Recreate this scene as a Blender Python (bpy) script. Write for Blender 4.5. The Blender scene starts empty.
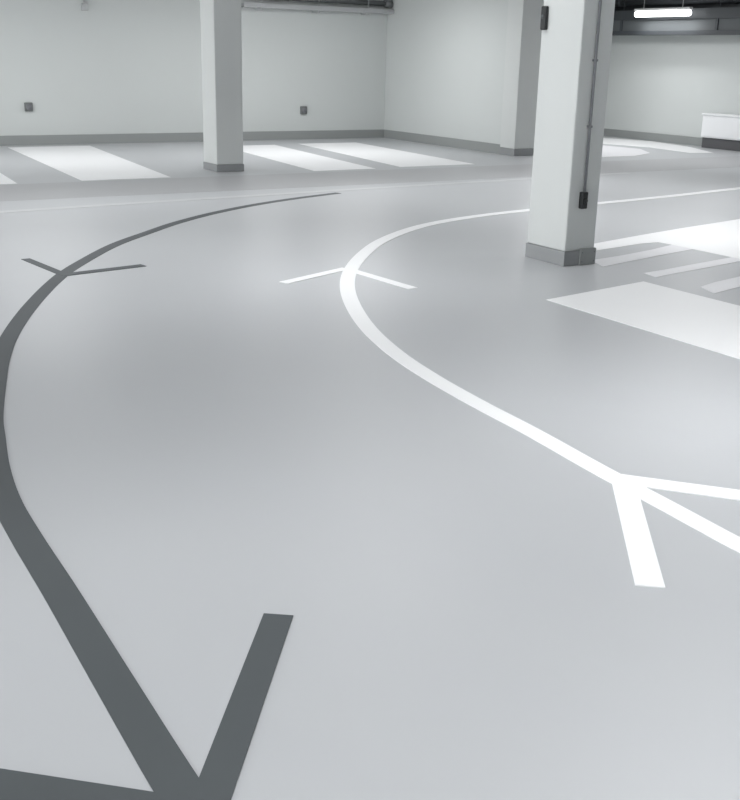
import bpy, bmesh, math, random
from mathutils import Matrix, Vector
random.seed(4)
S = bpy.context.scene
C = S.collection

# ------------------------------------------------------------------ materials
def mat(name, col, rough=0.5, spec=0.5, var=0.0, scale=2.0, bump=0.0, bscale=60.0, metal=0.0, rvar=0.0, coat=0.0):
    m = bpy.data.materials.new(name); m.use_nodes = True
    nt = m.node_tree; b = nt.nodes['Principled BSDF']
    b.inputs['Base Color'].default_value = (*col, 1)
    b.inputs['Roughness'].default_value = rough
    b.inputs['Specular IOR Level'].default_value = spec
    b.inputs['Metallic'].default_value = metal
    b.inputs['Coat Weight'].default_value = coat
    b.inputs['Coat Roughness'].default_value = 0.2
    geo = nt.nodes.new('ShaderNodeNewGeometry')
    if var > 0:
        n = nt.nodes.new('ShaderNodeTexNoise'); n.inputs['Scale'].default_value = scale
        n.inputs['Detail'].default_value = 3
        r = nt.nodes.new('ShaderNodeValToRGB')
        r.color_ramp.interpolation = 'B_SPLINE'
        r.color_ramp.elements[0].position = 0.1; r.color_ramp.elements[1].position = 0.9
        r.color_ramp.elements[0].color = (*[c * (1 - var) for c in col], 1)
        r.color_ramp.elements[1].color = (*[min(1, c * (1 + var)) for c in col], 1)
        nt.links.new(geo.outputs['Position'], n.inputs['Vector'])
        nt.links.new(n.outputs['Fac'], r.inputs['Fac'])
        nt.links.new(r.outputs['Color'], b.inputs['Base Color'])
    if rvar > 0:
        n = nt.nodes.new('ShaderNodeTexNoise'); n.inputs['Scale'].default_value = 0.5
        mr = nt.nodes.new('ShaderNodeMapRange')
        mr.inputs['From Min'].default_value = 0.0; mr.inputs['From Max'].default_value = 1.0
        mr.inputs['To Min'].default_value = rough - rvar; mr.inputs['To Max'].default_value = rough + rvar
        nt.links.new(geo.outputs['Position'], n.inputs['Vector'])
        nt.links.new(n.outputs['Fac'], mr.inputs['Value'])
        nt.links.new(mr.outputs['Result'], b.inputs['Roughness'])
    if bump > 0:
        n = nt.nodes.new('ShaderNodeTexNoise'); n.inputs['Scale'].default_value = bscale
        n.inputs['Detail'].default_value = 2
        bp = nt.nodes.new('ShaderNodeBump'); bp.inputs['Strength'].default_value = bump
        bp.inputs['Distance'].default_value = 0.004
        nt.links.new(geo.outputs['Position'], n.inputs['Vector'])
        nt.links.new(n.outputs['Fac'], bp.inputs['Height'])
        nt.links.new(bp.outputs['Normal'], b.inputs['Normal'])
    return m

def emis(name, col, st):
    m = bpy.data.materials.new(name); m.use_nodes = True
    nt = m.node_tree; b = nt.nodes['Principled BSDF']
    b.inputs['Base Color'].default_value = (0.8, 0.8, 0.8, 1)
    b.inputs['Emission Color'].default_value = (*col, 1)
    b.inputs['Emission Strength'].default_value = st
    return m

M = dict(
    floor=mat('epoxy floor', (0.495, 0.507, 0.522), 0.36, 0.5, 0.04, 0.35, 0.0, 9.0, rvar=0.05),
    lane=mat('darker grey floor band', (0.41, 0.412, 0.425), 0.33, 0.5, 0.03, 1.2),
    wall=mat('painted wall', (0.60, 0.625, 0.615), 0.75, 0.3, 0.025, 0.7, 0.2, 30),
    backwall=mat('grey painted wall', (0.13, 0.135, 0.135), 0.8, 0.3, 0.03, 1.0),
    ceil=mat('painted ceiling', (0.32, 0.33, 0.33), 0.9, 0.2, 0.03, 1.0),
    column=mat('column paint', (0.63, 0.65, 0.64), 0.7, 0.3, 0.02, 3.0, 0.2, 40),
    skirt=mat('grey skirting paint', (0.30, 0.315, 0.31), 0.5, 0.4, 0.03, 3.0),
    skirt_c=mat('column foot paint', (0.30, 0.31, 0.315), 0.5, 0.4, 0.03, 3.0),
    white=mat('white floor paint', (0.92, 0.925, 0.93), 0.4, 0.4, 0.015, 1.5),
    stripe=mat('worn white floor paint', (0.80, 0.80, 0.82), 0.4, 0.4, 0.05, 2.5),
    faint=mat('faded pale floor paint', (0.575, 0.585, 0.595), 0.35, 0.5, 0.06, 1.5),
    dark=mat('dark grey floor paint', (0.085, 0.095, 0.10), 0.5, 0.25, 0.10, 1.6),
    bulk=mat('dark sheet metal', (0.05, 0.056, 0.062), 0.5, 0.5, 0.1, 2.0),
    bulkmid=mat('mid grey sheet metal', (0.10, 0.11, 0.115), 0.6, 0.5, 0.1, 2.0),
    black=mat('black plastic', (0.015, 0.017, 0.018), 0.4, 0.5, 0.1, 20),
    socket=mat('grey plastic', (0.17, 0.18, 0.18), 0.45, 0.5, 0.05, 20),
    conduit=mat('grey conduit', (0.20, 0.205, 0.22), 0.5, 0.5, 0.05, 10),
    pipe=mat('dark pipe', (0.16, 0.17, 0.17), 0.45, 0.5, 0.06, 6),
    tray=mat('pale cable tray metal', (0.46, 0.47, 0.475), 0.5, 0.5, 0.05, 6),
    box=mat('white enamel', (0.86, 0.87, 0.88), 0.4, 0.5, 0.02, 4),
    plinth=mat('dark plinth', (0.10, 0.10, 0.105), 0.6, 0.4, 0.05, 8),
    lampbody=mat('lamp housing', (0.7, 0.7, 0.7), 0.5, 0.5, 0.02, 8),
    tube=emis('fluorescent tube', (0.97, 0.99, 1.0), 4.0),
)

# ------------------------------------------------------------------ mesh helpers
def box(bm, x0, x1, y0, y1, z0, z1, bev=0.0):
    vs = [bm.verts.new((x, y, z)) for z in (z0, z1) for y in (y0, y1) for x in (x0, x1)]
    q = [(0, 2, 3, 1), (4, 5, 7, 6), (0, 1, 5, 4), (2, 6, 7, 3), (0, 4, 6, 2), (1, 3, 7, 5)]
    fs = [bm.faces.new([vs[i] for i in f]) for f in q]
    if bev > 0:
        es = list({e for f in fs for e in f.edges})
        bmesh.ops.bevel(bm, geom=es, offset=bev, segments=2, affect='EDGES', profile=0.5)

def prism(bm, pts, z0, z1):
    # ground outline of any winding, closed into a thin solid
    area = sum(pts[i][0] * pts[(i + 1) % len(pts)][1] - pts[(i + 1) % len(pts)][0] * pts[i][1] for i in range(len(pts)))
    if area < 0: pts = pts[::-1]
    lo = [bm.verts.new((p[0], p[1], z0)) for p in pts]; hi = [bm.verts.new((p[0], p[1], z1)) for p in pts]
    n = len(pts)
    for i in range(n):
        bm.faces.new((lo[i], lo[(i + 1) % n], hi[(i + 1) % n], hi[i]))
    bm.faces.new(hi); bm.faces.new(lo[::-1])

def cyl(bm, a, b, r, n=16):
    a = Vector(a); b = Vector(b); d = (b - a)
    q = d.to_track_quat('Z', 'Y').to_matrix().to_4x4()
    bmesh.ops.create_cone(bm, cap_ends=True, segments=n, radius1=r, radius2=r, depth=d.length,
                          matrix=Matrix.Translation((a + b) / 2) @ q)

def catmull(P, sub=8):
    out = []
    n = len(P)
    for i in range(n - 1):
        p0 = Vector(P[max(i - 1, 0)]); p1 = Vector(P[i]); p2 = Vector(P[i + 1]); p3 = Vector(P[min(i + 2, n - 1)])
        for k in range(sub):
            t = k / sub
            out.append(0.5 * ((2 * p1) + (p2 - p0) * t + (2 * p0 - 5 * p1 + 4 * p2 - p3) * t * t + (3 * p1 - p0 - 3 * p2 + p3) * t ** 3))
    out.append(Vector(P[-1]))
    return out

def ribbon(bm, P, w, z0, z1, smooth=True, w1=None):
    pts = catmull(P) if smooth else [Vector(p) for p in P]
    w1 = w if w1 is None else w1
    L, Rr = [], []
    n = len(pts)
    for i, p in enumerate(pts):
        t = (pts[min(i + 1, n - 1)] - pts[max(i - 1, 0)]).normalized()
        nr = Vector((-t.y, t.x)); ww = (w + (w1 - w) * i / (n - 1)) / 2
        L.append(p + nr * ww); Rr.append(p - nr * ww)
    vs = [[bm.verts.new((q.x, q.y, z)) for q, z in ((L[i], z1), (Rr[i], z1), (Rr[i], z0), (L[i], z0))] for i in range(n)]
    for i in range(n - 1):
        for k in range(4):
            bm.faces.new((vs[i][k], vs[i][(k + 1) % 4], vs[i + 1][(k + 1) % 4], vs[i + 1][k]))
    bm.faces.new(vs[0][::-1]); bm.faces.new(vs[-1])

def obj(name, bm, m, parent=None, smooth=False):
    bmesh.ops.recalc_face_normals(bm, faces=bm.faces[:])
    me = bpy.data.meshes.new(name); bm.to_mesh(me); bm.free()
    if smooth:
        for p in me.polygons: p.use_smooth = True
    me.materials.append(m)
    o = bpy.data.objects.new(name, me); C.objects.link(o)
    if parent:
        o.parent = parent
        o.matrix_parent_inverse = Matrix.Translation(parent.location).inverted()
    return o

def tag(o, label, cat, group=None):
    o['label'] = label; o['category'] = cat
    if group: o['group'] = group
    return o

def thing(name, label, cat, loc, group=None):
    o = bpy.data.objects.new(name, None); C.objects.link(o); o.location = loc
    o.empty_display_size = 0.2
    return tag(o, label, cat, group)

def struct(name, bm, m):
    o = obj(name, bm, m); o['kind'] = 'structure'; return o

NB = bmesh.new
def boxo(name, m, dims, parent=None, bev=0.0):
    bm = NB(); box(bm, *dims, bev); return obj(name, bm, m, parent)

# ------------------------------------------------------------------ the hall
# x runs along the far wall, y away from the camera's side towards it, metres
CEIL = 3.1
FAR = 19.3
def sbox(name, m, *dims):
    bm = NB(); box(bm, *dims); return struct(name, bm, m)
sbox('floor', M['floor'], -6.5, 17.4, -7, FAR, -0.1, 0)
sbox('ceiling', M['ceil'], -6.5, 17.6, -7, FAR, CEIL, CEIL + 0.15)
sbox('wall_far', M['wall'], -6.5, 17.6, FAR, FAR + 0.2, -0.1, CEIL + 0.15)
sbox('wall_right_near', M['wall'], 12.02, 12.3, 15.35, FAR, 0, CEIL)
sbox('wall_right', M['wall'], 17.4, 17.6, -7, FAR, -0.1, CEIL)
sbox('wall_back', M['backwall'], -6.5, 17.6, -7.2, -7, -0.1, CEIL + 0.15)
sbox('baseboard_far', M['skirt'], -6.5, 12.02, FAR - 0.03, FAR, 0, 0.165)
sbox('baseboard_right_near', M['skirt'], 11.99, 12.02, 15.35, FAR - 0.03, 0, 0.165)
sbox('baseboard_right', M['skirt'], 17.37, 17.4, -7, FAR, 0, 0.165)
sbox('trim_1', M['lane'], -6.5, 17.37, 12.15, 13.65, 0, 0.0012)     # strip of darker floor colour across the hall

# ------------------------------------------------------------------ columns
def column(x0, x1, y0, y1, label, foot=0.12):
    t = thing('column', label, 'column', ((x0 + x1) / 2, (y0 + y1) / 2, 0))
    boxo('shaft', M['column'], (x0, x1, y0, y1, foot, CEIL), t, 0.012)
    boxo('foot_band', M['skirt_c'], (x0 - 0.006, x1 + 0.006, y0 - 0.006, y1 + 0.006, 0.0, foot), t, 0.004)
    return t
near = column(5.84, 6.16, 6.55, 7.035, 'large white square column nearest the camera with a conduit on its shaded side', 0.12)
column(6.07, 6.48, 14.17, 14.65, 'white square column left of centre standing before the far wall bays', 0.10)
column(11.98, 12.42, 14.94, 15.35, 'distant column at the end of the side wall, partly behind the large column', 0.12)

# conduit with its switch on the near column (shaded face y = 6.55)
CX, FY = 5.985, 6.55
t = thing('conduit', 'thin grey vertical conduit on the shaded face of the large column', 'conduit', (CX, FY, 0.62))
bm = NB(); cyl(bm, (CX, FY - 0.018, 0.60), (CX, FY - 0.018, CEIL), 0.011); obj('pipe', bm, M['conduit'], t, True)
for z in (1.1, 1.6, 2.1, 2.6): boxo('clip', M['conduit'], (CX - .02, CX + .02, FY - .028, FY, z, z + 0.018), t, 0.003)
t = thing('switch_box', 'small black switch box at the lower end of the column conduit', 'switch', (CX - .01, FY, 0.48))
boxo('housing', M['black'], (CX - .04, CX + .02, FY - .045, FY, 0.465, 0.60), t, 0.008)
bm = NB(); cyl(bm, (CX - .01, FY - .044, 0.53), (CX - .01, FY - .058, 0.53), 0.018); obj('button', bm, M['black'], t, True)
t = thing('corner_guard', 'dark grey guard plate low on the large column below the conduit', 'guard', (6.12, FY, 0))
boxo('plate', M['skirt'], (5.99, 6.16, FY - .024, FY - .006, 0.002, 0.135), t, 0.004)
for x in (6.01, 6.14):
    for z in (0.03, 0.105):
        bm = NB(); cyl(bm, (x, FY - .023, z), (x, FY - .028, z), 0.006, 8); obj('bolt', bm, M['conduit'], t)
t = thing('sensor_box', 'small black device mounted high on the lit face of the large column', 'sensor', (5.82, 6.985, 1.83))
boxo('housing', M['black'], (5.805, 5.84, 6.955, 7.015, 1.83, 2.01), t, 0.01)
bm = NB(); cyl(bm, (5.806, 6.985, 1.93), (5.799, 6.985, 1.93), 0.016); obj('lens', bm, M['bulkmid'], t, True)

# ------------------------------------------------------------------ guide lines on the floor
def tick(P, w, m, t, z1, name='arrow_stroke'):
    bm = NB(); ribbon(bm, P, w, 0.0, z1, False); obj(name, bm, m, t)

t = thing('dark_guide_line', 'dark grey painted line curving along the left of the floor with arrow strokes', 'floor marking', (0.72, 1.5, 0))
P = [(0.71, 0.6), (0.71, 1.3), (0.71, 1.93), (0.72, 2.41), (0.735, 3.0), (0.742, 3.45), (0.757, 3.8), (0.80, 4.15), (0.865, 4.5), (0.925, 4.8), (1.06, 5.32), (1.19, 5.78), (1.37, 6.3), (1.67, 7.0),
     (2.06, 7.78), (2.42, 8.35), (2.88, 8.98), (3.37, 9.5), (3.82, 9.95), (4.4, 10.42), (5.05, 10.84), (5.75, 11.18), (6.5, 11.46)]
bm = NB(); ribbon(bm, P, 0.108, 0.0, 0.003, True, 0.095); obj('painted_curve', bm, M['dark'], t)
tick([(0.745, 1.865), (1.262, 2.555)], 0.09, M['dark'], t, 0.0036)
tick([(0.72, 1.835), (0.30, 2.215), (0.0, 2.49)], 0.11, M['dark'], t, 0.0042)
tick([(2.13, 7.84), (2.03, 8.62)], 0.07, M['dark'], t, 0.0036)
tick([(2.10, 7.86), (2.78, 7.98)], 0.09, M['dark'], t, 0.0042)

t = thing('white_guide_line', 'white painted line curving round towards the large column with arrow strokes', 'floor marking', (2.93, 1.9, 0))
P = [(2.88, 0.6), (2.88, 1.3), (2.885, 2.1), (2.92, 2.6), (2.95, 3.0), (3.0, 3.5), (3.03, 3.95), (3.08, 4.42), (3.17, 4.92), (3.33, 5.48), (3.57, 6.08), (3.84, 6.62), (4.17, 7.14),
     (4.6, 7.68), (5.12, 8.22), (5.75, 8.70), (6.34, 9.0), (7.0, 9.2), (7.67, 9.33), (8.97, 9.5), (10.3, 9.68), (12.0, 9.98), (14.0, 10.3)]
bm = NB(); ribbon(bm, P, 0.092, 0.0, 0.003, True, 0.13); obj('painted_curve', bm, M['white'], t)
tick([(2.97, 2.88), (2.385, 2.145)], 0.095, M['white'], t, 0.0036)
tick([(2.93, 2.90), (3.30, 2.47), (3.75, 1.98)], 0.105, M['white'], t, 0.0042)
tick([(4.17, 7.21), (3.47, 6.92)], 0.085, M['white'], t, 0.0036)
tick([(4.16, 7.22), (4.23, 6.34)], 0.085, M['white'], t, 0.0042)

bm = NB(); ribbon(bm, [(-6.4, 10.6), (2.48, 11.32), (3.6, 11.45), (7.8, 11.8), (11.9, 12.05)], 0.15, 0.0, 0.002, False)
tag(obj('lane_line', bm, M['faint']), 'faded pale lane line crossing the floor before the far bays', 'floor marking')

# ------------------------------------------------------------------ painted bays
def slab(name, pts, m, label, group=None, z1=0.003):
    bm = NB(); prism(bm, pts, 0.0, z1)
    o = obj(name, bm, m); tag(o, label, 'floor marking', group); return o
slab('white_floor_panel', [(2.3, 18.9), (3.55, 18.9), (3.2, 13.72), (1.95, 13.72)], M['white'], 'white bay panel cut off by the left edge of the photo')
slab('white_floor_panel', [(4.30, 18.9), (5.70, 18.9), (5.22, 13.75), (4.02, 13.75)], M['white'], 'widest white bay panel by the far wall, left of the slim column')
slab('white_floor_panel', [(7.9, 18.2), (8.95, 18.2), (8.49, 13.85), (7.45, 13.85)], M['white'], 'white bay panel just right of the slim column, below the wall socket')
slab('white_floor_panel', [(9.5, 18.3), (10.75, 18.3), (10.40, 13.95), (9.0, 13.95)], M['white'], 'white bay panel nearest the corner where far and side walls meet')
slab('white_floor_panel', [(4.875, 5.62), (5.99, 5.80), (5.99, 1.0), (4.85, 1.0)], M['white'], 'large bright white pointed floor panel in front of the big column, at the right edge')
slab('white_floor_panel', [(6.55, 7.0), (6.86, 7.30), (7.67, 7.50), (8.34, 7.65), (9.16, 7.81), (9.7, 7.92), (9.7, 1.0), (7.5, 1.0), (7.5, 6.72), (7.5, 6.97), (7.49, 7.12), (7.24, 7.12)], M['white'],
     'white floor panel with a long slanting edge to the right of the big column')
slab('white_hatch_stripe', [(6.24, 6.66), (6.63, 6.72), (7.11, 6.83), (7.498, 6.95), (7.498, 6.70), (6.98, 6.59), (6.52, 6.49), (6.13, 6.40)], M['stripe'],
     'pale hatch stripe beside the foot of the big column')
slab('white_hatch_stripe', [(6.24, 6.05), (6.5, 6.08), (6.83, 6.14), (7.19, 6.20), (7.498, 6.25), (7.498, 6.10), (6.91, 6.0), (6.46, 5.93), (6.2, 5.88)], M['stripe'],
     'middle thin pale hatch stripe, right of the big column')
slab('white_hatch_stripe', [(6.24, 5.46), (6.49, 5.54), (6.84, 5.61), (7.498, 5.75), (7.498, 5.55), (6.52, 5.33), (6.15, 5.25)], M['stripe'],
     'hatch stripe between the thin middle one and the big white panel')
slab('white_hatch_stripe', [(6.12, 4.85), (7.498, 5.14), (7.498, 4.92), (6.12, 4.62)], M['stripe'],
     'hatch stripe nearest the camera, almost outside the right edge')
slab('pale_floor_stripe', [(16.68, 18.34), (16.95, 17.87), (17.3, 17.01), (16.97, 15.6), (16.29, 14.31), (15.8, 14.45), (15.98, 15.67), (15.66, 16.75), (15.75, 17.4)], M['white'],
     'long pale floor stripe running along the distant right wall')
slab('pale_floor_stripe', [(15.2, 16.9), (15.36, 16.33), (15.49, 15.44), (14.99, 14.68), (14.22, 14.29), (13.47, 14.31), (13.0, 14.5)], M['stripe'],
     'short pale floor patch right of the big column near the distant right wall')

# ------------------------------------------------------------------ wall fittings
def socket(x, z, label):
    t = thing('wall_socket', label, 'socket', (x, FAR, z), 'sockets on the far wall')
    boxo('back_plate', M['socket'], (x - .07, x + .07, FAR - .05, FAR, z - .075, z + .075), t, 0.012)
    bm = NB(); cyl(bm, (x, FAR - .05, z), (x, FAR - .07, z), 0.05, 20); obj('cover', bm, M['conduit'], t, True)
socket(4.79, 0.64, 'small dark wall socket on the far wall at the left')
socket(10.12, 0.56, 'small dark wall socket on the far wall near the corner')
t = thing('wall_conduit', 'short grey conduit with junction box high on the far wall at the top edge', 'conduit', (5.86, FAR, 2.25))
bm = NB(); cyl(bm, (5.86, FAR - .025, 2.33), (5.86, FAR - .025, CEIL), 0.018); obj('pipe', bm, M['tray'], t, True)
boxo('junction_box', M['tray'], (5.80, 5.92, FAR - .06, FAR, 2.24, 2.36), t, 0.01)

# cable tray along the far wall, with a dark pipe above it
t = thing('cable_tray', 'pale cable tray running along the top of the far wall to the corner', 'cable tray', (10.2, 19.150, 2.41))
bm = NB(); prism(bm, [(8.75, 19.020), (12.0, 19.020), (12.0, 19.280), (8.75, 19.280)], 2.41, 2.43); obj('channel', bm, M['tray'], t)
for y in (19.020, 19.267): boxo('side_rail', M['tray'], (8.75, 12.0, y, y + .013, 2.43, 2.49), t)
for x in (9.1, 10.3, 11.4):
    boxo('bracket', M['tray'], (x, x + .04, 19.040, 19.285, 2.37, 2.41), t)
    bm = NB(); cyl(bm, (x + .02, 19.035, 2.40), (x + .02, 19.035, CEIL), 0.007, 8); obj('hanger', bm, M['tray'], t)
t = thing('dark_pipe', 'thin dark pipe along the top of the far wall ending at the corner', 'pipe', (11, 19.100, 2.62))
bm = NB(); cyl(bm, (8.6, 19.120, 2.62), (11.98, 19.120, 2.60), 0.05, 18); obj('tube', bm, M['pipe'], t, True)
bm = NB(); cyl(bm, (11.85, 19.120, 2.60), (12.0, 19.120, 2.60), 0.075, 18); obj('elbow_collar', bm, M['pipe'], t, True)
for x in (8.4, 10.0, 11.4):
    bm = NB(); cyl(bm, (x, 19.120, 2.62), (x, 19.120, CEIL), 0.008, 8); obj('hanger', bm, M['pipe'], t)

# dark duct along the right wall
t = thing('duct', 'dark grey ventilation duct along the top of the distant right wall', 'duct', (17.15, 12, 2.16))
boxo('casing', M['bulkmid'], (16.95, 17.355, 4, FAR - .02, 2.16, 2.62), t, 0.01)
boxo('lower_edge', M['bulk'], (16.91, 16.95, 4, FAR - .02, 2.14, 2.23), t, 0.004)
boxo('upper_edge', M['bulk'], (16.91, 16.95, 4, FAR - .02, 2.44, 2.64), t, 0.004)
for y in (5, 7, 9, 11, 13, 15.15, 17.75):
    boxo('flange', M['bulk'], (16.925, 16.955, y, y + .06, 2.2, 2.62), t)
    bm = NB(); cyl(bm, (16.97, y + .03, 2.6), (16.97, y + .03, CEIL), 0.008, 8); obj('hanger', bm, M['bulk'], t)
t = thing('black_pipe', 'black pipe running above the duct at the top right', 'pipe', (17.1, 12, 2.78))
bm = NB(); cyl(bm, (17.1, 4, 2.80), (17.1, FAR - .02, 2.80), 0.07, 18); obj('tube', bm, M['bulk'], t, True)
for y in (6, 9, 12, 14.9, 18):
    bm = NB(); cyl(bm, (17.1, y, 2.86), (17.1, y, CEIL), 0.01, 8); obj('hanger', bm, M['bulkmid'], t)
    bm = NB(); cyl(bm, (17.1, y - .03, 2.8), (17.1, y + .03, 2.8), 0.08, 18); obj('clamp', bm, M['bulkmid'], t)
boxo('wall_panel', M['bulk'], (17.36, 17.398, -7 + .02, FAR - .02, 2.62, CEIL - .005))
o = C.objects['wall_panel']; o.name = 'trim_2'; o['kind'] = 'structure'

# low white unit on its plinth at the right wall
t = thing('low_cabinet', 'low white box unit on a dark plinth against the distant right wall', 'cabinet', (17.2, 14.1, 0))
boxo('plinth', M['plinth'], (17.12, 17.36, 12.9, 15.38, 0.0, 0.20), t, 0.004)
boxo('body', M['box'], (17.08, 17.365, 12.85, 15.40, 0.20, 0.63), t, 0.02)
boxo('lid', M['box'], (17.06, 17.365, 12.83, 15.42, 0.63, 0.67), t, 0.012)
boxo('door_panel', M['box'], (17.072, 17.085, 14.14, 15.36, 0.23, 0.60), t, 0.004)
boxo('door_panel', M['box'], (17.072, 17.085, 12.9, 14.10, 0.23, 0.60), t, 0.004)

# ------------------------------------------------------------------ lamps: tube fittings under the ceiling
def lamp(x, y, z, along, label, group=None, power=60, length=1.5, spread=180, rad=0.034):
    t = thing('tube_lamp', label, 'lamp', (x, y, z), group)
    h = length / 2
    if along == 'y':
        d = (x - .05, x + .05, y - h, y + h); e = ((x, y - h + .03, z + .014 - rad), (x, y + h - .03, z + .014 - rad)); s = [(x, y - h * .7), (x, y + h * .7)]
    else:
        d = (x - h, x + h, y - .05, y + .05); e = ((x - h + .03, y, z + .014 - rad), (x + h - .03, y, z + .014 - rad)); s = [(x - h * .7, y), (x + h * .7, y)]
    boxo('housing', M['lampbody'], (*d, z + .015, z + .06), t, 0.008)
    bm = NB(); cyl(bm, *e, rad, 18); obj('tube', bm, M['tube'], t, True)
    for p in s:
        bm = NB(); cyl(bm, (p[0], p[1], z + .05), (p[0], p[1], CEIL), 0.006, 8); obj('hanger', bm, M['lampbody'], t)
    l = bpy.data.lights.new('tube_light', 'AREA'); l.shape = 'RECTANGLE'
    l.size = 0.1 if along == 'y' else length; l.size_y = length if along == 'y' else 0.1
    l.spread = math.radians(spread); l.energy = power; l.color = (0.985, 0.99, 1.0)
    lo = bpy.data.objects.new('tube_light', l); C.objects.link(lo)
    lo.parent = t; lo.location = (0, 0, -0.04 - rad * 2)
lamp(16.7, 16.4, 2.59, 'y', 'bright fluorescent tube lamp in front of the dark duct at the top right', None, 10, rad=0.06)
# (y, beam spread, (x, power) ...); narrow beams keep upright faces darker
ROWS = ((-2.5, 110, (-4, 34), (0, 36), (4, 38), (8, 34)),
        (0.3, 110, (-5, 32), (-1.5, 31), (2, 33), (5.5, 34), (9, 24)),
        (3.1, 100, (-5, 17), (-2, 11), (1, 12), (4, 26), (7, 26), (10.5, 24)),
        (6.7, 115, (-5, 8), (-2, 6), (1, 8.5), (3.9, 18), (8.2, 22), (11.5, 24)),
        (7.1, 180, (4.7, 11)),  # extra unseen lamp, added to brighten the upper lit face of the near column
        (8.9, 125, (-5, 20), (-2, 17), (1, 14), (3.3, 10), (8, 20), (11.5, 20)),
        (11.5, 115, (-5, 15), (-2, 15), (1, 15), (4, 17), (7, 17), (10, 18)),
        (12.9, 180, (14.6, 50)),  # unseen lamp added to lift the distant right wall
        (16.4, 180, (-5, 38), (-2, 40), (1.2, 42), (4.2, 43), (7.6, 44), (9.7, 52), (14.4, 82)))
for y, sp, *cells in ROWS:
    for x, pw in cells:
        lamp(x, y, 2.95, 'x', 'unseen fluorescent tube lamp hanging from the ceiling above the floor', 'ceiling tube lamps', pw, spread=sp)

# daylight from the open side of the hall
w = bpy.data.worlds.new('World'); S.world = w; w.use_nodes = True
bg = w.node_tree.nodes['Background']; bg.inputs['Color'].default_value = (0.97, 0.985, 1.0, 1); bg.inputs['Strength'].default_value = 3.9

# ------------------------------------------------------------------ camera
cam = bpy.data.cameras.new('camera'); co = bpy.data.objects.new('camera', cam); C.objects.link(co)
R = Matrix(((0.85615, 0.1405, -0.49726), (-0.51625, 0.27392, -0.81145), (0.0222, 0.95143, 0.30705)))
co.matrix_world = Matrix.Translation((0, 0, 1.6)) @ R.to_4x4()
cam.sensor_fit = 'HORIZONTAL'; cam.sensor_width = 36.0; cam.lens = 36.0 * 1065 / 740
S.camera = co
vs = S.view_settings
S.display_settings.display_device = 'sRGB'
vs.view_transform = 'Standard'; vs.look = 'None'; vs.gamma = 1; vs.use_curve_mapping = False
vs.exposure = 0.0
